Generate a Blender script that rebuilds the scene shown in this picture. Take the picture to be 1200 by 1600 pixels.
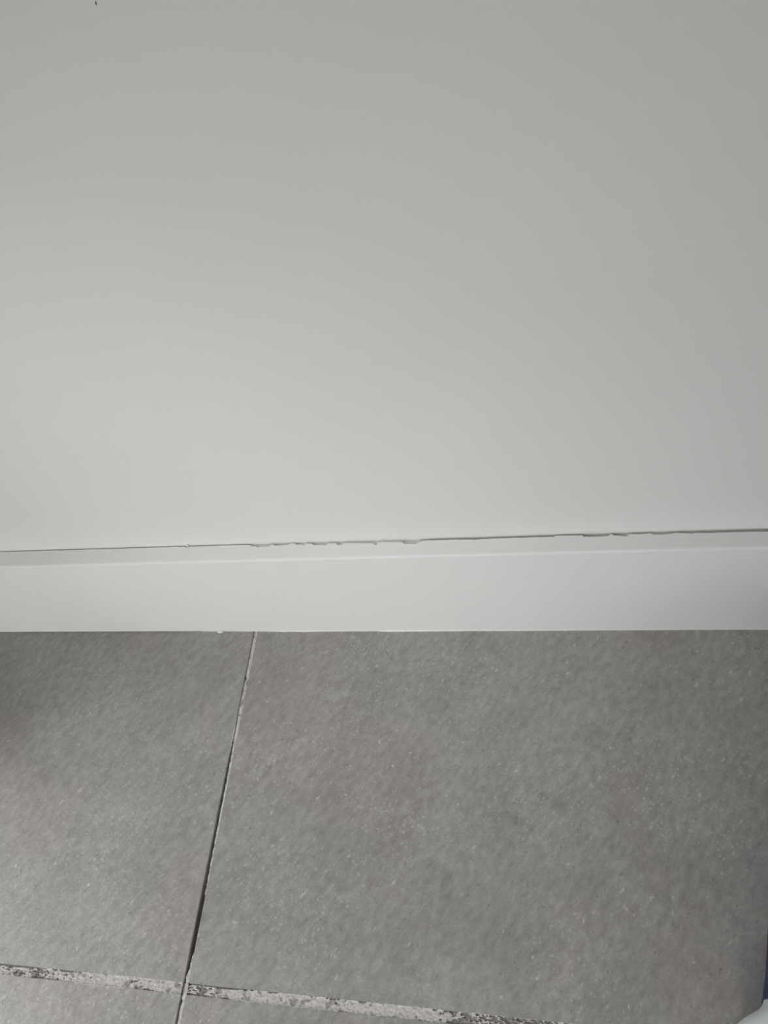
import bpy, bmesh, math, random
from mathutils import Vector, Matrix

for o in list(bpy.data.objects):
    bpy.data.objects.remove(o, do_unlink=True)
SC = bpy.context.scene
COL = SC.collection
random.seed(7)

# ------------------------------------------------------------------ camera
CAM_POS = Vector((0.0, -0.17774, 0.37825))
RIGHT = Vector((0.97465858, 0.09151383, -0.2041222))
DOWN = Vector((-0.03803889, -0.83139971, -0.55437133))
FWD = Vector((-0.22043978, 0.54808735, -0.80684977))
cd = bpy.data.cameras.new('camera')
cam = bpy.data.objects.new('camera', cd)
COL.objects.link(cam)
cd.sensor_width = 36.0
cd.lens = 1200.0 / 1600.0 * 36.0
cd.clip_start = 0.01
m3 = Matrix((RIGHT, -DOWN, -FWD)).transposed()
cam.matrix_world = Matrix.Translation(CAM_POS) @ m3.to_4x4()
SC.camera = cam

# ------------------------------------------------------------------ world, window daylight, exposure
w = bpy.data.worlds.new('world')
SC.world = w
w.use_nodes = True
w.node_tree.nodes['Background'].inputs[0].default_value = (0.93, 0.96, 1.0, 1)
w.node_tree.nodes['Background'].inputs[1].default_value = 1.0

RX0, RX1, RY0, RZ = -1.35, 2.3, -1.6, 2.5          # room extents
WY0, WY1, WZ0, WZ1 = -0.90, -0.15, 0.35, 2.2       # window opening in the left wall
VX0, VX1, VZ0, VZ1 = -0.75, 0.55, 0.08, 2.15       # glazed door opening in the wall behind the camera
def window_light(name, loc, aim, sx, sy, energy):
    l = bpy.data.lights.new(name, 'AREA')
    l.shape = 'RECTANGLE'
    l.size, l.size_y, l.energy = sx, sy, energy
    l.color = (1.0, 0.995, 0.985)
    o = bpy.data.objects.new(name, l)
    COL.objects.link(o)
    o.location = loc
    o.rotation_euler = Vector(aim).to_track_quat('-Z', 'Z').to_euler()
window_light('window_daylight', (RX0 - 0.05, (WY0 + WY1) / 2, (WZ0 + WZ1) / 2), (1, 0, 0), WY1 - WY0 - 0.1, WZ1 - WZ0 - 0.1, 30.0)
window_light('door_daylight', ((VX0 + VX1) / 2, RY0 - 0.04, (VZ0 + VZ1) / 2), (0, 1, 0), VX1 - VX0 - 0.1, VZ1 - VZ0 - 0.1, 17.0)

vs = SC.view_settings
SC.display_settings.display_device = 'sRGB'
vs.view_transform = 'Standard'
vs.look = 'None'
vs.gamma = 1.0
vs.use_curve_mapping = False
vs.exposure = 0.47

# ------------------------------------------------------------------ material helpers
def new_mat(name):
    m = bpy.data.materials.new(name)
    m.use_nodes = True
    nt = m.node_tree
    return m, nt, nt.nodes['Principled BSDF']

def nd(nt, kind, **kw):
    n = nt.nodes.new(kind)
    for k, v in kw.items():
        if k.startswith('i_'):
            n.inputs[k[2:].replace('_', ' ')].default_value = v
        else:
            setattr(n, k, v)
    return n

def mapping(nt, scale=1.0, rnd=False):
    tc = nd(nt, 'ShaderNodeTexCoord')
    out = tc.outputs['Object']
    if rnd:
        oi = nd(nt, 'ShaderNodeObjectInfo')
        ad = nd(nt, 'ShaderNodeVectorMath', operation='MULTIPLY_ADD')
        cmb = nd(nt, 'ShaderNodeCombineXYZ')
        for i in range(3):
            nt.links.new(oi.outputs['Random'], cmb.inputs[i])
        nt.links.new(cmb.outputs[0], ad.inputs[0])
        ad.inputs[1].default_value = (3.7, 5.1, 0.0)
        nt.links.new(out, ad.inputs[2])
        out = ad.outputs[0]
    return out

def noise(nt, vec, scale, detail=3.0, rough=0.55, dist=0.0):
    n = nd(nt, 'ShaderNodeTexNoise')
    n.inputs['Scale'].default_value = scale
    n.inputs['Detail'].default_value = detail
    n.inputs['Roughness'].default_value = rough
    n.inputs['Distortion'].default_value = dist
    nt.links.new(vec, n.inputs['Vector'])
    return n.outputs['Fac']

def remap(nt, sock, a, b, c=0.0, d=1.0):
    r = nd(nt, 'ShaderNodeMapRange')
    r.inputs[1].default_value = a
    r.inputs[2].default_value = b
    r.inputs[3].default_value = c
    r.inputs[4].default_value = d
    nt.links.new(sock, r.inputs[0])
    return r.outputs[0]

def mix(nt, fac, a, b, mode='MIX'):
    x = nd(nt, 'ShaderNodeMix', data_type='RGBA', blend_type=mode)
    for s, v in ((x.inputs[0], fac), (x.inputs[6], a), (x.inputs[7], b)):
        if isinstance(v, (float, int)):
            s.default_value = v
        elif isinstance(v, tuple):
            s.default_value = (*v, 1.0) if len(v) == 3 else v
        else:
            nt.links.new(v, s)
    return x.outputs[2]

def math_n(nt, op, a, b):
    x = nd(nt, 'ShaderNodeMath', operation=op)
    for s, v in ((x.inputs[0], a), (x.inputs[1], b)):
        if isinstance(v, (float, int)):
            s.default_value = v
        else:
            nt.links.new(v, s)
    return x.outputs[0]

def bump(nt, p, height, strength, dist):
    b = nd(nt, 'ShaderNodeBump')
    b.inputs['Strength'].default_value = strength
    b.inputs['Distance'].default_value = dist
    nt.links.new(height, b.inputs['Height'])
    nt.links.new(b.outputs[0], p.inputs['Normal'])

def paint_mat(name, c1, c2, rough, sc, bs=0.15, bd=0.0002, spec=0.5):
    m, nt, p = new_mat(name)
    v = mapping(nt)
    nt.links.new(mix(nt, remap(nt, noise(nt, v, sc), 0.35, 0.65), c1, c2), p.inputs['Base Color'])
    p.inputs['Roughness'].default_value = rough
    p.inputs['Specular IOR Level'].default_value = spec
    bump(nt, p, noise(nt, v, 420, 2), bs, bd)
    return m

M_WALL = paint_mat('wall_paint', (0.740, 0.732, 0.719), (0.752, 0.744, 0.733), 0.55, 14, 0.04)
M_BASE = paint_mat('skirting_paint', (0.735, 0.733, 0.725), (0.75, 0.743, 0.735), 0.6, 22, 0.04)
M_CEIL = paint_mat('ceiling_paint', (0.78, 0.78, 0.77), (0.8, 0.8, 0.79), 0.9, 4)
M_CAULK = paint_mat('acrylic_sealant', (0.72, 0.715, 0.70), (0.75, 0.745, 0.73), 0.6, 300, 0.2)
M_MARK = paint_mat('pencil_mark', (0.03, 0.03, 0.028), (0.05, 0.05, 0.045), 0.7, 300)
M_FRAME = paint_mat('window_frame_white', (0.75, 0.75, 0.75), (0.78, 0.78, 0.78), 0.35, 5)

def tile_mat():
    m, nt, p = new_mat('grey_porcelain_tile')
    v = mapping(nt, rnd=True)
    rot = nd(nt, 'ShaderNodeMapping', vector_type='TEXTURE')
    rot.inputs['Rotation'].default_value = (0, 0, math.radians(55))
    rot.inputs['Scale'].default_value = (1.7, 1.0, 1.0)
    nt.links.new(v, rot.inputs['Vector'])
    vr = rot.outputs[0]
    lo_ = noise(nt, v, 9, 4, 0.6)
    mid = noise(nt, v, 38, 4, 0.65)
    fine = noise(nt, vr, 300, 4, 0.62)
    grain = noise(nt, v, 1100, 2, 0.6)
    base = mix(nt, remap(nt, lo_, 0.40, 0.60), (0.300, 0.284, 0.270), (0.290, 0.300, 0.280))
    base = mix(nt, 1.0, base, mix(nt, remap(nt, mid, 0.3, 0.7), (0.90,) * 3, (1.10,) * 3), 'MULTIPLY')
    base = mix(nt, 1.0, base, mix(nt, remap(nt, fine, 0.3, 0.7), (0.82,) * 3, (1.18,) * 3), 'MULTIPLY')
    base = mix(nt, 1.0, base, mix(nt, remap(nt, grain, 0.3, 0.7), (0.92,) * 3, (1.08,) * 3), 'MULTIPLY')
    # whitish mineral bloom at a few spots of these tiles
    geo = nd(nt, 'ShaderNodeNewGeometry')
    bloom = None
    for cx, cy, r in ((-0.152, -0.078, 0.035), (-0.192, -0.068, 0.024), (-0.118, -0.034, 0.026), (-0.075, -0.10, 0.03), (-0.235, -0.115, 0.04), (0.0, -0.09, 0.03)):
        ds = nd(nt, 'ShaderNodeVectorMath', operation='DISTANCE')
        nt.links.new(geo.outputs['Position'], ds.inputs[0])
        ds.inputs[1].default_value = (cx, cy, 0)
        mk = remap(nt, ds.outputs['Value'], r, r * 0.2)
        bloom = mk if bloom is None else math_n(nt, 'MAXIMUM', bloom, mk)
    bl2 = math_n(nt, 'MULTIPLY', bloom, remap(nt, noise(nt, v, 120, 4, 0.7), 0.46, 0.68))
    base = mix(nt, math_n(nt, 'MULTIPLY', bl2, 0.30), base, (0.48, 0.49, 0.47))
    # pale mineral specks, in drifts
    drift = math_n(nt, 'MAXIMUM', bloom, remap(nt, noise(nt, v, 16, 3, 0.6), 0.42, 0.62))
    h = 0
    for sc, th, gate, colr, dr in ((750, 0.42, 0.58, (0.52, 0.51, 0.49), True),
                                   (340, 0.27, 0.84, (0.60, 0.59, 0.57), False),
                                   (480, 0.28, 0.82, (0.13, 0.125, 0.12), False),
                                   (210, 0.12, 0.92, (0.08, 0.078, 0.075), False)):
        vo = nd(nt, 'ShaderNodeTexVoronoi')
        vo.inputs['Scale'].default_value = sc
        wob = nd(nt, 'ShaderNodeVectorMath', operation='ADD')
        nz = nd(nt, 'ShaderNodeTexNoise')
        nz.inputs['Scale'].default_value = sc * 1.7
        nt.links.new(v, nz.inputs['Vector'])
        scl = nd(nt, 'ShaderNodeVectorMath', operation='SCALE')
        scl.inputs['Scale'].default_value = 0.9 / sc
        nt.links.new(nz.outputs['Color'], scl.inputs[0])
        nt.links.new(vr, wob.inputs[0])
        nt.links.new(scl.outputs[0], wob.inputs[1])
        nt.links.new(wob.outputs[0], vo.inputs['Vector'])
        spot = remap(nt, vo.outputs['Distance'], th, th * 0.4)
        sp = nd(nt, 'ShaderNodeSeparateColor')
        nt.links.new(vo.outputs['Color'], sp.inputs[0])
        g = remap(nt, sp.outputs[0], gate, gate + 0.12)
        f = math_n(nt, 'MULTIPLY', spot, g)
        if dr:
            f = math_n(nt, 'MULTIPLY', f, drift)
        f = math_n(nt, 'MULTIPLY', f, 0.62)
        base = mix(nt, f, base, colr)
    nt.links.new(base, p.inputs['Base Color'])
    nt.links.new(remap(nt, mid, 0.3, 0.7, 0.30, 0.40), p.inputs['Roughness'])
    bump(nt, p, fine, 0.5, 0.0005)
    return m
M_TILE = tile_mat()

def grout_mat():
    m, nt, p = new_mat('chalky_grout')
    v = mapping(nt)
    a = noise(nt, v, 900, 4, 0.7)
    b = noise(nt, v, 220, 3, 0.6)
    base = mix(nt, remap(nt, a, 0.35, 0.62), (0.42, 0.405, 0.395), (0.60, 0.585, 0.572))
    base = mix(nt, remap(nt, b, 0.53, 0.62), base, (0.27, 0.26, 0.255))
    nt.links.new(base, p.inputs['Base Color'])
    p.inputs['Roughness'].default_value = 0.9
    bump(nt, p, a, 0.6, 0.0005)
    return m
M_GROUT = grout_mat()
M_BED = paint_mat('dark_joint_bed', (0.035, 0.033, 0.034), (0.06, 0.055, 0.055), 0.95, 500, 0.5)
M_GREYBED = paint_mat('grey_dust_in_joint', (0.20, 0.193, 0.188), (0.33, 0.32, 0.31), 0.95, 700, 0.6)
def fabric_mat(name, c1, c2, rough, sc):
    m, nt, p = new_mat(name)
    v = mapping(nt)
    wv = nd(nt, 'ShaderNodeTexWave')
    wv.inputs['Scale'].default_value = sc
    nt.links.new(v, wv.inputs['Vector'])
    nt.links.new(mix(nt, wv.outputs['Fac'], c1, c2), p.inputs['Base Color'])
    p.inputs['Roughness'].default_value = rough
    bump(nt, p, wv.outputs['Fac'], 0.3, 0.0004)
    return m
M_NAVY = fabric_mat('navy_mesh_fabric', (0.045, 0.048, 0.17), (0.06, 0.064, 0.22), 0.85, 260)
M_NAVYR = paint_mat('navy_rubber', (0.022, 0.025, 0.09), (0.03, 0.034, 0.11), 0.6, 60)
M_WHITER = paint_mat('white_foam_rubber', (0.62, 0.66, 0.68), (0.68, 0.72, 0.73), 0.55, 60)
M_LACE = fabric_mat('navy_lace', (0.05, 0.055, 0.16), (0.08, 0.085, 0.22), 0.9, 400)

# ------------------------------------------------------------------ mesh helpers
def link(name, me, mat, parent=None, smooth=None):
    me.materials.append(mat)
    o = bpy.data.objects.new(name, me)
    COL.objects.link(o)
    if parent:
        o.parent = parent
    if smooth is not None:
        me.shade_smooth()
        me.set_sharp_from_angle(angle=math.radians(smooth))
    return o

def box_mesh(name, x0, x1, y0, y1, z0, z1, bev=0.0, seg=2):
    bm = bmesh.new()
    bmesh.ops.create_cube(bm, size=1.0)
    for v in bm.verts:
        v.co = Vector(((x0 + x1) / 2 + v.co.x * (x1 - x0), (y0 + y1) / 2 + v.co.y * (y1 - y0), (z0 + z1) / 2 + v.co.z * (z1 - z0)))
    if bev:
        bmesh.ops.bevel(bm, geom=bm.edges[:], offset=bev, segments=seg, affect='EDGES')
    me = bpy.data.meshes.new(name)
    bm.to_mesh(me)
    bm.free()
    return me

def grid_mesh(name, rows, close_u=False, caps=False):
    """rows: list of equal-length point lists"""
    n = len(rows[0])
    verts = [p for r in rows for p in r]
    faces = []
    for i in range(len(rows) - 1):
        for j in range(n if close_u else n - 1):
            k = (j + 1) % n
            faces.append((i * n + j, i * n + k, (i + 1) * n + k, (i + 1) * n + j))
    if caps:
        faces.append(tuple(range(n))[::-1])
        faces.append(tuple((len(rows) - 1) * n + j for j in range(n)))
    me = bpy.data.meshes.new(name)
    me.from_pydata(verts, [], faces)
    bm = bmesh.new()
    bm.from_mesh(me)
    bmesh.ops.recalc_face_normals(bm, faces=bm.faces[:])
    bm.to_mesh(me)
    bm.free()
    return me

class Noise1:
    def __init__(self, seed):
        r = random.Random(seed)
        self.t = [r.uniform(-1, 1) for _ in range(4096)]
    def at(self, x):
        i = math.floor(x)
        f = x - i
        f = f * f * (3 - 2 * f)
        return self.t[i % 4096] * (1 - f) + self.t[(i + 1) % 4096] * f
    def fbm(self, x, o=3):
        s, a = 0, 1
        for k in range(o):
            s += a * self.at(x * 2 ** k + 77 * k)
            a *= 0.5
        return s / 1.75

def interp(tab, x, k=1):
    if x <= tab[0][0]:
        return tab[0][k]
    for a, b in zip(tab, tab[1:]):
        if x <= b[0]:
            f = (x - a[0]) / max(1e-9, b[0] - a[0])
            return a[k] * (1 - f) + b[k] * f
    return tab[-1][k]

def struct(o, label, cat):
    o['kind'] = 'structure'
    o['label'] = label
    o['category'] = cat
    return o

# ------------------------------------------------------------------ room shell
WALL_Y = 0.0086
TH = 0.12
wall_back = struct(link('wall_back', box_mesh('wall_back', RX0 - TH, RX1 + TH, WALL_Y, WALL_Y + TH, 0, RZ), M_WALL),
                   'smooth off-white painted wall rising behind the skirting board', 'wall')
struct(link('wall_right', box_mesh('wall_right', RX1, RX1 + TH, RY0, WALL_Y, 0, RZ), M_WALL),
       'off-white painted side wall at the far right of the room', 'wall')
struct(link('ceiling', box_mesh('ceiling', RX0 - TH, RX1 + TH, RY0 - TH, WALL_Y + TH, RZ, RZ + 0.1), M_CEIL),
       'plain white ceiling over the tiled room', 'ceiling')
def joined(name, boxes, mat):
    bm = bmesh.new()
    for bx in boxes:
        bm.from_mesh(box_mesh('t', *bx))
    me = bpy.data.meshes.new(name)
    bm.to_mesh(me)
    bm.free()
    return link(name, me, mat)
X0, X1 = RX0 - TH, RX0
struct(joined('wall_left', [(X0, X1, RY0, WY0, 0, RZ), (X0, X1, WY1, WALL_Y, 0, RZ), (X0, X1, WY0, WY1, 0, WZ0), (X0, X1, WY0, WY1, WZ1, RZ)], M_WALL),
       'off-white painted side wall with a window opening', 'wall')
Y0, Y1 = RY0 - TH, RY0
struct(joined('wall_front', [(RX0 - TH, VX0, Y0, Y1, 0, RZ), (VX1, RX1 + TH, Y0, Y1, 0, RZ), (VX0, VX1, Y0, Y1, 0, VZ0), (VX0, VX1, Y0, Y1, VZ1, RZ)], M_WALL),
       'off-white painted wall with a glazed opening opposite the skirting board', 'wall')
M_GLASS, gnt, gp = new_mat('window_glass')
gp.inputs['Transmission Weight'].default_value = 1.0
gp.inputs['Roughness'].default_value = 0.02
gp.inputs['Base Color'].default_value = (0.95, 0.98, 0.97, 1)
def window(name, axis, a0, a1, z0, z1, pos, label):
    win = bpy.data.objects.new(name, None)
    COL.objects.link(win)
    mid = (a0 + a1) / 2
    win.location = (pos, mid, z0) if axis == 'y' else (mid, pos, z0)
    struct(win, label, 'window')
    f = 0.05
    h = (a1 - a0) / 2
    def piece(nm, u0, u1, w0, w1, t, mat, bev):
        e = (-t, t, u0, u1, w0, w1) if axis == 'y' else (u0, u1, -t, t, w0, w1)
        link(nm, box_mesh(nm, *e, bev), mat, win)
    for u0, u1, w0, w1 in ((-h, -h + f, 0, z1 - z0), (h - f, h, 0, z1 - z0), (-h + f, h - f, 0, f), (-h + f, h - f, z1 - z0 - f, z1 - z0)):
        piece('window_frame', u0, u1, w0, w1, 0.02, M_FRAME, 0.004)
    piece('window_pane', -h + f, h - f, f, z1 - z0 - f, 0.003, M_GLASS, 0.0)
window('window_1', 'y', WY0, WY1, WZ0, WZ1, RX0 - 0.09, 'white framed window in the left side wall')
window('window_2', 'x', VX0, VX1, VZ0, VZ1, RY0 - 0.09, 'white framed glazing in the wall behind the viewer')
# unseen dark ledge and white pier, both added to shade wall and floor
SHADE_PIER = (-0.75, -0.360, -0.08)
P = ((SHADE_PIER[1] + 0.001, WALL_Y), (SHADE_PIER[1] + 0.001, -0.9), (-0.22, -0.33), (-0.08, -0.22), (-0.01, -0.22), (0.05, -1.2), (1.2, -0.9), (1.2, WALL_Y))  # ledge outline, notched to shape the shade it casts
M_SHADE_LEDGE = paint_mat('shade_ledge_dark', (0.05, 0.035, 0.025), (0.07, 0.05, 0.035), 0.6, 20)
struct(link('shade_blocker_1', grid_mesh('shade_blocker_1', [[(x, y, z) for x, y in P] for z in (0.40, 0.43)], close_u=True, caps=True), M_SHADE_LEDGE),
       'dark ledge added out of view to shade the wall and floor', 'ledge')
struct(link('shade_blocker_2', box_mesh('shade_blocker_2', SHADE_PIER[0], SHADE_PIER[1], SHADE_PIER[2], WALL_Y, 0, RZ, 0.002), M_WALL),
       'white pier added out of view to shade the left end', 'pier')

# ------------------------------------------------------------------ floor with tiles and grout
floor = struct(link('floor', box_mesh('floor', RX0, RX1, RY0, WALL_Y, -0.10, -0.0085), M_BED),
               'grey stone-look tile floor with worn pale grout joints', 'floor')
JX, JY = -0.1713, -0.1748          # the joint crossing in view
GX, GY = 0.0020, 0.0042            # joint widths
PITCH = 0.60
def spans(a, b, j, g):
    cuts = []
    k = math.ceil((a - j) / PITCH)
    while j + k * PITCH < b:
        cuts.append(j + k * PITCH)
        k += 1
    out = []
    s = a
    for c in cuts:
        if c - g / 2 - s > 0.003:
            out.append((s, c - g / 2))
        s = c + g / 2
    out.append((s, b))
    return out, cuts
xs, xcuts = spans(RX0, RX1, JX, GX)
ys, ycuts = spans(RY0, 0.006, JY, GY)
cache = {}
for (a, b) in xs:
    for (c, d) in ys:
        key = (round(b - a, 4), round(d - c, 4))
        if key not in cache:
            hx, hy = (b - a) / 2, (d - c) / 2
            cache[key] = box_mesh('tile', -hx, hx, -hy, hy, -0.0085, 0.0, 0.00028, 2)
            cache[key].materials.append(M_TILE)
            cache[key].shade_smooth()
            cache[key].set_sharp_from_angle(angle=math.radians(50))
        o = bpy.data.objects.new('floor_tile', cache[key])
        COL.objects.link(o)
        o.location = ((a + b) / 2, (c + d) / 2, 0)
        o.parent = floor

# --- upright joint in view: dark open slot on its left, crumbling pale grout on its right
n1, n2, n3, n4 = Noise1(1), Noise1(2), Noise1(3), Noise1(4)
# y -> share of the joint width still filled, measured from the right tile
FILL = [(-0.200, 0.62), (-0.185, 0.66), (-0.1805, 0.62), (-0.1795, 0.42), (-0.1785, 0.75), (-0.1755, 0.82), (-0.1735, 0.5), (-0.172, 0.5),
        (-0.1705, 0.85), (-0.169, 0.62), (-0.1675, 0.42), (-0.163, 0.26), (-0.1605, 0.0), (-0.1385, 0.0), (-0.1365, 0.22),
        (-0.125, 0.30), (-0.1025, 0.40), (-0.085, 0.46), (-0.068, 0.56), (-0.060, 0.70), (-0.052, 0.76), (-0.048, 1.0),
        (-0.042, 0.84), (-0.031, 0.86), (-0.0285, 0.55), (-0.0265, 0.98), (-0.018, 0.86), (-0.008, 0.92), (0.006, 1.0)]
def grout_strip(y_a, y_b, step=0.00045):
    rows = []
    n = int((y_b - y_a) / step)
    for i in range(n + 1):
        y = y_a + (y_b - y_a) * i / n
        f = interp(FILL, y)
        if f > 0:
            f = max(0.03, min(1.0, f + 0.10 * n1.fbm(y * 900) + 0.05 * n2.at(y * 2600)))
        xr = JX + GX / 2 + (0.0006 + 0.0003 * n2.fbm(y * 600)) * min(1.0, f * 2.5)
        xl = JX + GX / 2 - GX * f - 0.00005
        if f == 0:
            xl = xr - 0.00001
        top = -0.0001 + 0.00016 * n3.fbm(y * 700)
        row = [(xl + 0.0001 * n4.at(y * 1500), y, -0.0070), (xl, y, top - 0.0005)]
        for k in range(1, 5):
            t = k / 4
            row.append((xl + (xr - xl) * t, y, (top + 0.00018 * n4.fbm(y * 1300 + 31 * k) - 0.0003 * (t < 0.3)) if k < 4 else -0.0001))
        rows.append(row)
    return grid_mesh('grout_joint', rows)
link('grout_joint', grout_strip(-0.235, -0.1605), M_GROUT, floor, 60)
link('grout_joint', grout_strip(-0.1367, 0.0055), M_GROUT, floor, 60)
# thin smear of grout left on the other arris
rows = []
for i in range(121):
    y = -0.072 + 0.024 * i / 120
    wd = 0.00034 * max(0.05, math.sin(math.pi * i / 120)) * (1 + 0.5 * n1.fbm(y * 1200))
    x0 = JX - GX / 2 - 0.00025
    rows.append([(x0 - wd * 0.4, y, 0.00002), (x0, y, 0.00008), (x0 + wd, y, -0.00002), (x0 + wd + 0.00015, y, -0.0009)])
link('grout_smear', grid_mesh('grout_smear', rows), M_GROUT, floor, 60)

# --- cross joint in view: wide chalky crust, patchy and smeared over the tile edges
# x, near-edge smear (mm), far-edge smear (mm), depth of crust (mm), presence
CR = [(-0.300, 0.25, -0.5, 0.25, 0.5), (-0.262, 0.25, -0.5, 0.25, 0.5), (-0.2515, 0.25, -0.3, 0.3, 0.6), (-0.2475, 0.15, -0.2, 1.2, 0.1), (-0.2425, 0.15, -0.1, 1.3, 0.0),
      (-0.2400, 0.2, 0.0, 0.4, 0.6), (-0.2310, 0.3, -0.2, 0.3, 0.55), (-0.2220, 0.6, 0.1, 0.2, 0.75), (-0.2050, 0.7, 0.3, 0.2, 0.8), (-0.1950, 0.2, 0.3, 0.3, 0.55),
      (-0.1880, 0.0, 0.4, 0.3, 0.6), (-0.1800, 0.4, 0.2, 0.2, 0.8), (-0.1735, 0.1, 0.1, 0.4, 0.65), (-0.1690, -0.2, -0.1, 0.6, 0.35), (-0.1630, 0.0, -0.1, 0.8, 0.15),
      (-0.1590, 0.15, -0.2, 0.4, 0.5), (-0.1500, 0.2, -0.4, 0.3, 0.65), (-0.1400, 0.3, 0.1, 0.2, 0.85), (-0.1200, 0.4, 0.1, 0.2, 0.85), (-0.0950, 0.2, 0.1, 0.3, 0.8),
      (-0.0700, 0.2, 0.2, 0.3, 0.75), (-0.0560, 0.2, 0.1, 0.3, 0.6), (-0.0500, -0.4, 0.0, 0.6, 0.35), (-0.0440, -0.6, 0.2, 0.8, 0.1), (-0.0300, -0.8, 0.25, 0.8, 0.08), (0.03, -0.4, 0.1, 0.7, 0.2), (0.3, 0, 0, 0.4, 0.7)]
r2 = random.Random(11)
NU = 12
lat = [[r2.uniform(-1, 1) for _ in range(64)] for _ in range(2048)]
def n2d(x, y):
    i, j = math.floor(x), math.floor(y)
    fx, fy = x - i, y - j
    g = lambda a, b: lat[a % 2048][b % 64]
    return (g(i, j) * (1 - fx) * (1 - fy) + g(i + 1, j) * fx * (1 - fy) + g(i, j + 1) * (1 - fx) * fy + g(i + 1, j + 1) * fx * fy)
def crust(x_a, x_b, step=0.00042):
    rows = []
    n = int((x_b - x_a) / step)
    for i in range(n + 1):
        x = x_a + (x_b - x_a) * i / n
        near = interp(CR, x, 1) * 0.001 + 0.00035 * n1.fbm(x * 500) + 0.0002 * n2.at(x * 1800)
        far = interp(CR, x, 2) * 0.001 + 0.00025 * n3.fbm(x * 500 + 50) + 0.00012 * n4.at(x * 1800)
        dep = interp(CR, x, 3) * 0.001
        pr = interp(CR, x, 4)
        y0 = JY - GY / 2 - near
        y1 = JY + GY / 2 + far
        row = []
        for k in range(NU + 1):
            t = k / NU
            y = y0 + (y1 - y0) * t
            h = n2d(x * 900, t * 9) * 0.6 + n2d(x * 2100 + 9, t * 17 + 5) * 0.4
            z = -dep * 0.4 + 0.00035 * h - 0.0002
            if h < (0.12 - pr) * 1.0:
                z -= 0.0011
            inside = JY - GY / 2 < y < JY + GY / 2
            if not inside:
                z = 0.00006 + 0.00010 * max(0.0, h)
            if k in (0, NU):
                z = -0.0013 if inside else -0.00015
            row.append((x, y, z))
        rows.append(row)
    return grid_mesh('grout_joint', rows)
link('grout_joint', crust(-0.32, JX - 0.0013), M_GROUT, floor, 70)
link('grout_joint', crust(JX - 0.0002, 0.30), M_GROUT, floor, 70)
# dust lying lower in the cross joint
link('joint_dust', box_mesh('joint_dust', -0.32, 0.30, JY - GY / 2, JY + GY / 2, -0.0085, -0.0011), M_GREYBED, floor)
# joints beyond the view
for c in xcuts:
    segs = ((RY0, -0.235),) if abs(c - JX) < 1e-6 else ((RY0, 0.006),)
    for a, b in segs:
        link('grout_joint', box_mesh('grout_joint', c - GX / 2, c + GX / 2, a, b, -0.0085, -0.0008), M_GROUT, floor)
for c in ycuts:
    segs = ((RX0, -0.32), (0.30, RX1)) if abs(c - JY) < 1e-6 else ((RX0, RX1),)
    for a, b in segs:
        link('grout_joint', box_mesh('grout_joint', a, b, c - GY / 2, c + GY / 2, -0.0085, -0.0009), M_GROUT, floor)

# ------------------------------------------------------------------ skirting boards
# x, width of the crack behind the board (mm), depth of the crack (mm)
GAP = [(-0.289, 0.35, 0.8), (-0.2319, 0.4, 1), (-0.1957, 0.45, 1), (-0.1817, 0.4, 1), (-0.1796, 0.9, 0.6), (-0.1779, 0.5, 1), (-0.161, 0.5, 1), (-0.1469, 0.5, 1.2), (-0.1452, 0.9, 1.2), (-0.1435, 0.9, 1.2), (-0.1429, 1.15, 1.5), (-0.1366, 1.0, 1.5), (-0.1359, 0.65, 1), (-0.1346, 0.65, 1), (-0.1336, 0.9, 1.4), (-0.1267, 0.75, 1.3), (-0.1261, 0.5, 1), (-0.1235, 0.5, 1), (-0.1228, 0.8, 1.3), (-0.1199, 0.8, 1.2), (-0.1196, 1.0, 1.2), (-0.1183, 1.0, 1), (-0.118, 0.6, 1), (-0.115, 0.7, 1.2), (-0.1141, 1.0, 1.6), (-0.1077, 1.1, 1.6), (-0.107, 0.75, 1.1), (-0.1029, 0.75, 1.2), (-0.1023, 1.1, 1.6), (-0.1, 1.1, 1.6), (-0.0997, 0.8, 1.2), (-0.0925, 0.9, 1.4), (-0.0847, 1.0, 1.6), (-0.0841, 1.4, 1.6), (-0.0831, 1.3, 1.6), (-0.0825, 0.9, 1.4), (-0.0801, 0.8, 0.9), (-0.0708, 0.95, 1.4), (-0.0702, 1.3, 1.9), (-0.0642, 1.4, 2.0), (-0.0629, 1.0, 1.6), (-0.0602, 0.75, 1.8), (-0.0498, 0.75, 2.2), (-0.0409, 0.8, 2.2), (-0.0365, 0.95, 2.2), (-0.035, 0.8, 2.2), (-0.0263, 0.8, 1.8), (-0.0036, 0.75, 2), (-0.0024, 0.85, 2), (-0.0013, 0.6, 2), (0.0103, 0.65, 2), (0.0109, 1.0, 2.1), (0.0117, 1.0, 2.1), (0.012, 0.75, 2), (0.0125, 0.95, 2.1), (0.0134, 1.0, 2.1), (0.0186, 1.0, 2.1), (0.0215, 0.9, 2), (0.0221, 0.55, 1.3), (0.0229, 0.6, 1.3), (0.024, 0.9, 1.8), (0.0261, 0.9, 1.8), (0.0264, 1.1, 1.9), (0.0291, 1.1, 1.9), (0.0302, 0.7, 1.4), (0.0334, 0.8, 1.6), (0.0369, 0.75, 1.6), (0.0385, 0.6, 1.2), (0.0406, 1.0, 1.5), (0.0453, 1.0, 1.7), (0.0485, 0.75, 1.6), (0.0506, 0.75, 1.7), (0.0558, 1.0, 1.9), (0.0568, 0.85, 1.7), (0.064, 1.0, 1.9), (0.0656, 0.9, 1.8), (0.0863, 1.0, 2.0)]
BH, FH = 0.0815, 0.0790          # back and front height of the sloping top
stations = []
x = SHADE_PIER[1] + 0.0005
while x < 0.16:
    stations.append(x)
    x += 0.00035
stations += [0.3, 0.8, RX1 - 0.01]
rows = []
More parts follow.
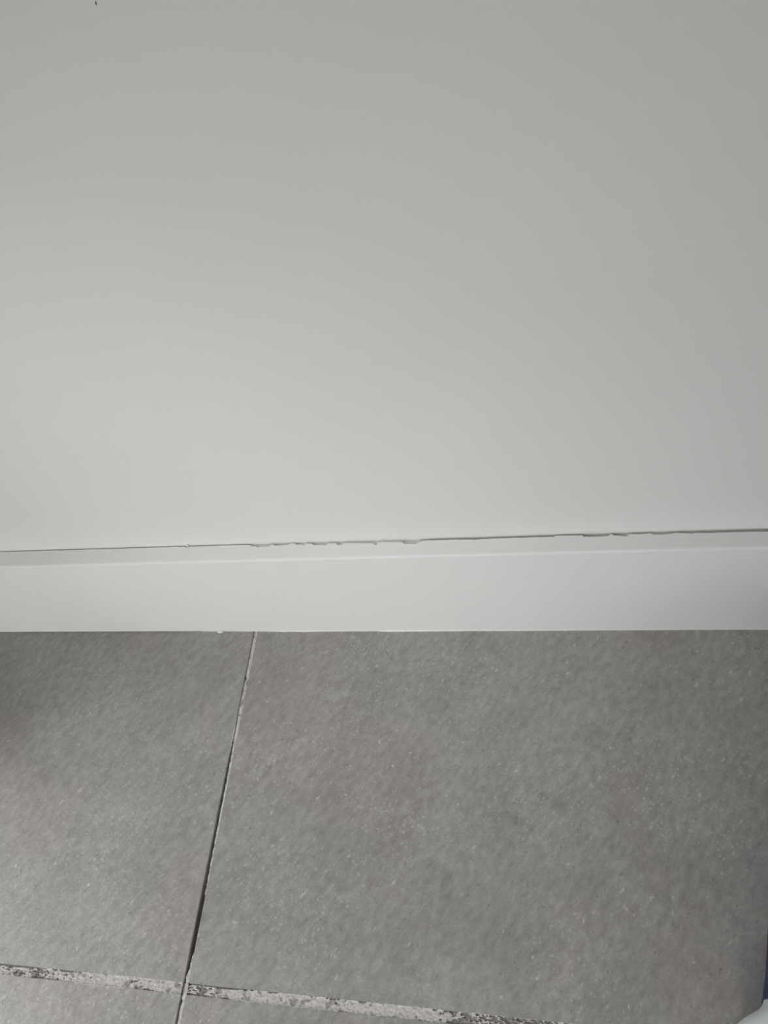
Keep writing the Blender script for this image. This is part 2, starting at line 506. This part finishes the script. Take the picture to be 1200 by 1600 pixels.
tz = lambda y: FH + 0.00025 + (BH - FH - 0.00025) * (y - 0.0014) / (WALL_Y - 0.0014)
for x in stations:
    gap = interp(GAP, x, 1)
    gap = (0.75 + (gap - 0.55) * 2.3 if gap > 0.55 else gap * 1.36) * 0.001
    dep = interp(GAP, x, 2) * 0.0011
    rag = min(1.0, max(0.0, gap * 1000 - 0.35) * 1.6)
    g = WALL_Y - gap + rag * 0.00017 * n1.fbm(x * 1500) + 0.00002 * n2.at(x * 300)
    wv = 0.00004 * n3.fbm(x * 25)
    lip = 0.00003 * rag * n4.fbm(x * 900)
    bot = 0.0005 + 0.0002 * n2.fbm(x * 60)
    rows.append([(x, 0.0 + wv, bot), (x, 0.0 + wv, FH - 0.0014), (x, 0.00008 + wv, FH - 0.0009), (x, 0.0003 + wv, FH - 0.0004),
                 (x, 0.0007 + wv, FH), (x, 0.0014, FH + 0.00025), (x, 0.0040, tz(0.0040)), (x, 0.0058, tz(0.0058)),
                 (x, g - 0.00012, tz(g) + lip), (x, g, tz(g) - 0.00012 + lip), (x, g + 0.00005, BH - dep), (x, WALL_Y, BH - dep - 0.0002),
                 (x, WALL_Y, 0.0), (x, 0.004, 0.0), (x, 0.003, bot)])
bb = struct(link('baseboard_back', grid_mesh('baseboard_back', rows, close_u=True, caps=True), M_BASE, None, 40),
            'white painted skirting board with a cracked open joint along its top edge', 'skirting board')
# crumb of filler bridging the crack
def blob(name, c, r, mat, parent, seed):
    rr = random.Random(seed)
    bm = bmesh.new()
    bmesh.ops.create_icosphere(bm, subdivisions=2, radius=1.0)
    for v in bm.verts:
        k = 1 + rr.uniform(-0.16, 0.16)
        v.co = Vector((c[0] + v.co.x * r[0] * k, c[1] + v.co.y * r[1] * k, c[2] + v.co.z * r[2] * k))
    me = bpy.data.meshes.new(name)
    bm.to_mesh(me)
    bm.free()
    return link(name, me, mat, parent, 180)
blob('filler_crumb', (-0.1794, WALL_Y - 0.0004, BH + 0.0002), (0.0005, 0.0005, 0.0009), M_CAULK, bb, 3)
blob('filler_crumb', (-0.0803, WALL_Y - 0.0002, BH - 0.0002), (0.0011, 0.0003, 0.0005), M_CAULK, bb, 4)
# sealant squeezed out along the foot of the board
SEAL = [(-0.40, 0.0), (-0.21, 0.0), (-0.199, 0.15), (-0.1905, 0.15), (-0.188, 0.1), (-0.172, 0.2), (-0.168, 0.25), (-0.162, 0.5), (-0.154, 1.0), (-0.148, 0.8), (-0.143, 1.2), (-0.132, 0.7),
        (-0.12, 0.55), (-0.1, 0.5), (-0.096, 1.2), (-0.09, 1.25), (-0.075, 1.0), (-0.05, 0.75), (-0.02, 0.7), (0.02, 0.55), (0.06, 0.45), (0.12, 0.4)]
rows = []
x = -0.205
while x < 0.16:
    s = interp(SEAL, x) * 0.001 * 0.5
    s = max(0.00006, s + 0.00012 * n1.fbm(x * 500) * min(1, s * 1500))
    rows.append([(x, 0.0006, 0.0 + s * 1.2 + 0.0003), (x, -0.00006, s * 1.1 + 0.0003), (x, -s * 0.55, s * 0.55), (x, -s, 0.00003), (x, 0.0006, 0.00003)])
    x += 0.0006
link('sealant_bead', grid_mesh('sealant_bead', rows, close_u=True, caps=True), M_CAULK, bb, 60)
blob('sealant_blob', (-0.1928, -0.0003, 0.0008), (0.0021, 0.0011, 0.0009), M_CAULK, bb, 5)

for nm, ext, lab in (('baseboard_shade_pier', (SHADE_PIER[0], SHADE_PIER[1], SHADE_PIER[2] - 0.0093, SHADE_PIER[2]), 'white skirting board across the added shade pier'),  # skirting of the pier added for shade
                     ('baseboard_right', (RX1 - 0.0093, RX1, RY0, -0.0005), 'white skirting board along the far right wall'),
                     ('baseboard_left', (RX0, RX0 + 0.0093, RY0, -0.0005), 'white skirting board under the window'),
                     ('baseboard_front', (RX0 + 0.01, RX1 - 0.01, RY0, RY0 + 0.0093), 'white skirting board on the opposite wall')):
    struct(link(nm, box_mesh(nm, *ext, 0.0, BH, 0.001), M_BASE), lab, 'skirting board')

# tiny dark scuff on the wall
rows = []
for i in range(9):
    t = i / 8
    cx = -0.0980 - 0.00026 * t - 0.00003 * math.sin(t * 3)
    cz = 0.3151 - 0.0008 * t
    hw = 0.00016 * (0.35 + 0.65 * math.sin(math.pi * min(1, 0.1 + 0.85 * t)))
    rows.append([(cx - hw, WALL_Y - 0.00001, cz), (cx - hw * 0.6, WALL_Y - 0.00010, cz), (cx + hw * 0.6, WALL_Y - 0.00010, cz), (cx + hw, WALL_Y - 0.00001, cz)])
link('scuff_mark', grid_mesh('scuff_mark', rows), M_MARK, wall_back)

# ------------------------------------------------------------------ shoe at the right edge
AX = math.radians(20)
U = Vector((math.sin(AX), math.cos(AX), 0))            # towards the toe
L = Vector((-math.cos(AX), math.sin(AX), 0))           # towards the inner side
S0 = Vector((0.1030, -0.1713, 0.0)) - U * 0.13         # heel end of the axis
shoe = bpy.data.objects.new('shoe', None)
COL.objects.link(shoe)
shoe.location = S0
shoe.rotation_euler = (0, 0, -AX)
shoe['label'] = 'navy blue shoe with a white flared heel sole at the lower right edge'
shoe['category'] = 'shoe'
# local frame: x = right, y = towards the toe
MED = [(0.0, 0.006), (0.004, 0.016), (0.015, 0.027), (0.035, 0.033), (0.08, 0.034), (0.12, 0.0345), (0.14, 0.0355), (0.17, 0.0395), (0.20, 0.0415), (0.225, 0.038), (0.25, 0.030), (0.268, 0.019), (0.277, 0.009), (0.280, 0.002)]
LAT = [(0.0, 0.006), (0.004, 0.016), (0.015, 0.027), (0.035, 0.034), (0.08, 0.038), (0.12, 0.043), (0.16, 0.047), (0.19, 0.047), (0.22, 0.041), (0.25, 0.029), (0.268, 0.017), (0.277, 0.008), (0.280, 0.002)]
HT = [(0.0, 0.060), (0.004, 0.074), (0.012, 0.082), (0.03, 0.080), (0.07, 0.070), (0.10, 0.072), (0.13, 0.085), (0.15, 0.082), (0.18, 0.066), (0.21, 0.055), (0.24, 0.048), (0.262, 0.041), (0.274, 0.033), (0.280, 0.024)]
def outline(add_m, add_l, s_a, s_b, n=56, e=0.0):
    pts = []
    for i in range(n + 1):
        s = s_a + (s_b - s_a) * i / n
        pts.append((-(interp(MED, s) + add_m(s)), s))
    for i in range(n, -1, -1):
        s = s_a + (s_b - s_a) * i / n
        pts.append((interp(LAT, s) + add_l(s), s))
    return pts
def slab(name, levels, mat):
    """levels: list of (outline, z)"""
    rows = [[(p[0], p[1], z) for p in ol] for ol, z in levels]
    return link(name, grid_mesh(name, rows, close_u=True, caps=True), mat, shoe, 50)
def flare(s):
    a = max(0.0, min(1.0, (0.131 - s) / 0.014))
    return 0.0088 * a * a * (3 - 2 * a) * max(0.35, min(1.0, (s + 0.03) / 0.07))
z0 = lambda s: 0.0
slab('outsole', [(outline(lambda s: -0.001, lambda s: -0.001, 0.0, 0.28), 0.0), (outline(z0, z0, 0.0, 0.28), 0.001), (outline(z0, z0, 0.0, 0.28), 0.005)], M_NAVYR)
slab('heel_midsole', [(outline(lambda s: flare(s) * 0.7, lambda s: flare(s) * 0.6, 0.0, 0.131), 0.005),
                      (outline(lambda s: flare(s), lambda s: flare(s) * 0.8, 0.0, 0.131), 0.010),
                      (outline(lambda s: flare(s), lambda s: flare(s) * 0.8, 0.0, 0.131), 0.021),
                      (outline(lambda s: flare(s) * 0.75, lambda s: flare(s) * 0.6, 0.0, 0.131), 0.028),
                      (outline(lambda s: flare(s) * 0.2, lambda s: flare(s) * 0.1, 0.0, 0.131), 0.031)], M_WHITER)
slab('forefoot_midsole', [(outline(lambda s: 0.0006, lambda s: 0.0006, 0.131, 0.28), 0.005), (outline(lambda s: 0.001, lambda s: 0.001, 0.131, 0.28), 0.012),
                          (outline(z0, z0, 0.131, 0.28), 0.021)], M_NAVYR)
rows = []
NS, NC = 72, 30
for i in range(NS + 1):
    s = 0.28 * i / NS
    wm, wl, h = interp(MED, s), interp(LAT, s), interp(HT, s)
    zb = 0.016
    op = max(0.0, min(1.0, (s - 0.012) / 0.012)) * max(0.0, min(1.0, (0.128 - s) / 0.018))
    row = []
    for k in range(NC + 1):
        a = math.pi * k / NC
        c, sn = math.cos(a), math.sin(a)
        side = wm if c > 0 else wl
        xx = -math.copysign(abs(c) ** 0.75, c) * side
        zz = zb + (h - zb) * sn ** 0.62
        if op > 0 and abs(c) < 0.72:
            q = (0.72 - abs(c)) / 0.72
            q = min(1.0, q * 3.2)
            zz = zz * (1 - op * q) + 0.034 * op * q
        row.append((xx, s, zz))
    rows.append(row)
link('upper', grid_mesh('upper', rows), M_NAVY, shoe, 70)
def tube(name, pts, r, mat, parent, n=8):
    rows = []
    for i, p in enumerate(pts):
        p = Vector(p)
        d = (Vector(pts[min(i + 1, len(pts) - 1)]) - Vector(pts[max(i - 1, 0)])).normalized()
        s1 = d.cross(Vector((0, 0, 1)))
        s1 = s1.normalized() if s1.length > 1e-4 else Vector((1, 0, 0))
        s2 = s1.cross(d)
        rows.append([tuple(p + s1 * r * math.cos(2 * math.pi * k / n) + s2 * r * math.sin(2 * math.pi * k / n)) for k in range(n)])
    return link(name, grid_mesh(name, rows, close_u=True, caps=True), mat, parent, 60)
def top_z(s, xx):
    side = interp(MED, s) if xx < 0 else interp(LAT, s)
    c = min(0.999, (abs(xx) / side) ** (1 / 0.75))
    return 0.016 + (interp(HT, s) - 0.016) * math.sqrt(1 - c * c) ** 0.62
for k in range(5):
    s = 0.134 + k * 0.013
    hw = 0.022 - 0.0012 * k
    pts = [(-hw + 2 * hw * t / 10, s + 0.004 * math.sin(math.pi * t / 10), top_z(s + 0.004 * math.sin(math.pi * t / 10), -hw + 2 * hw * t / 10) + 0.0012) for t in range(11)]
    tube('lace', pts, 0.0021, M_LACE, shoe)
tube('collar_binding', [(-0.72 ** 0.75 * interp(MED, s) * (1 if s < 0.2 else 0), s, 0.0165 + (interp(HT, s) - 0.016) * (1 - 0.72 ** 2) ** 0.31) for s in [0.026 + 0.0045 * k for k in range(20)]], 0.0025, M_NAVYR, shoe)
tube('collar_binding', [(0.72 ** 0.75 * interp(LAT, s), s, 0.0165 + (interp(HT, s) - 0.016) * (1 - 0.72 ** 2) ** 0.31) for s in [0.026 + 0.0045 * k for k in range(20)]], 0.0025, M_NAVYR, shoe)
tube('pull_tab', [(0, 0.004, 0.060), (0, -0.003, 0.070), (0, -0.003, 0.084), (0, 0.006, 0.088), (0, 0.012, 0.082)], 0.003, M_NAVYR, shoe)
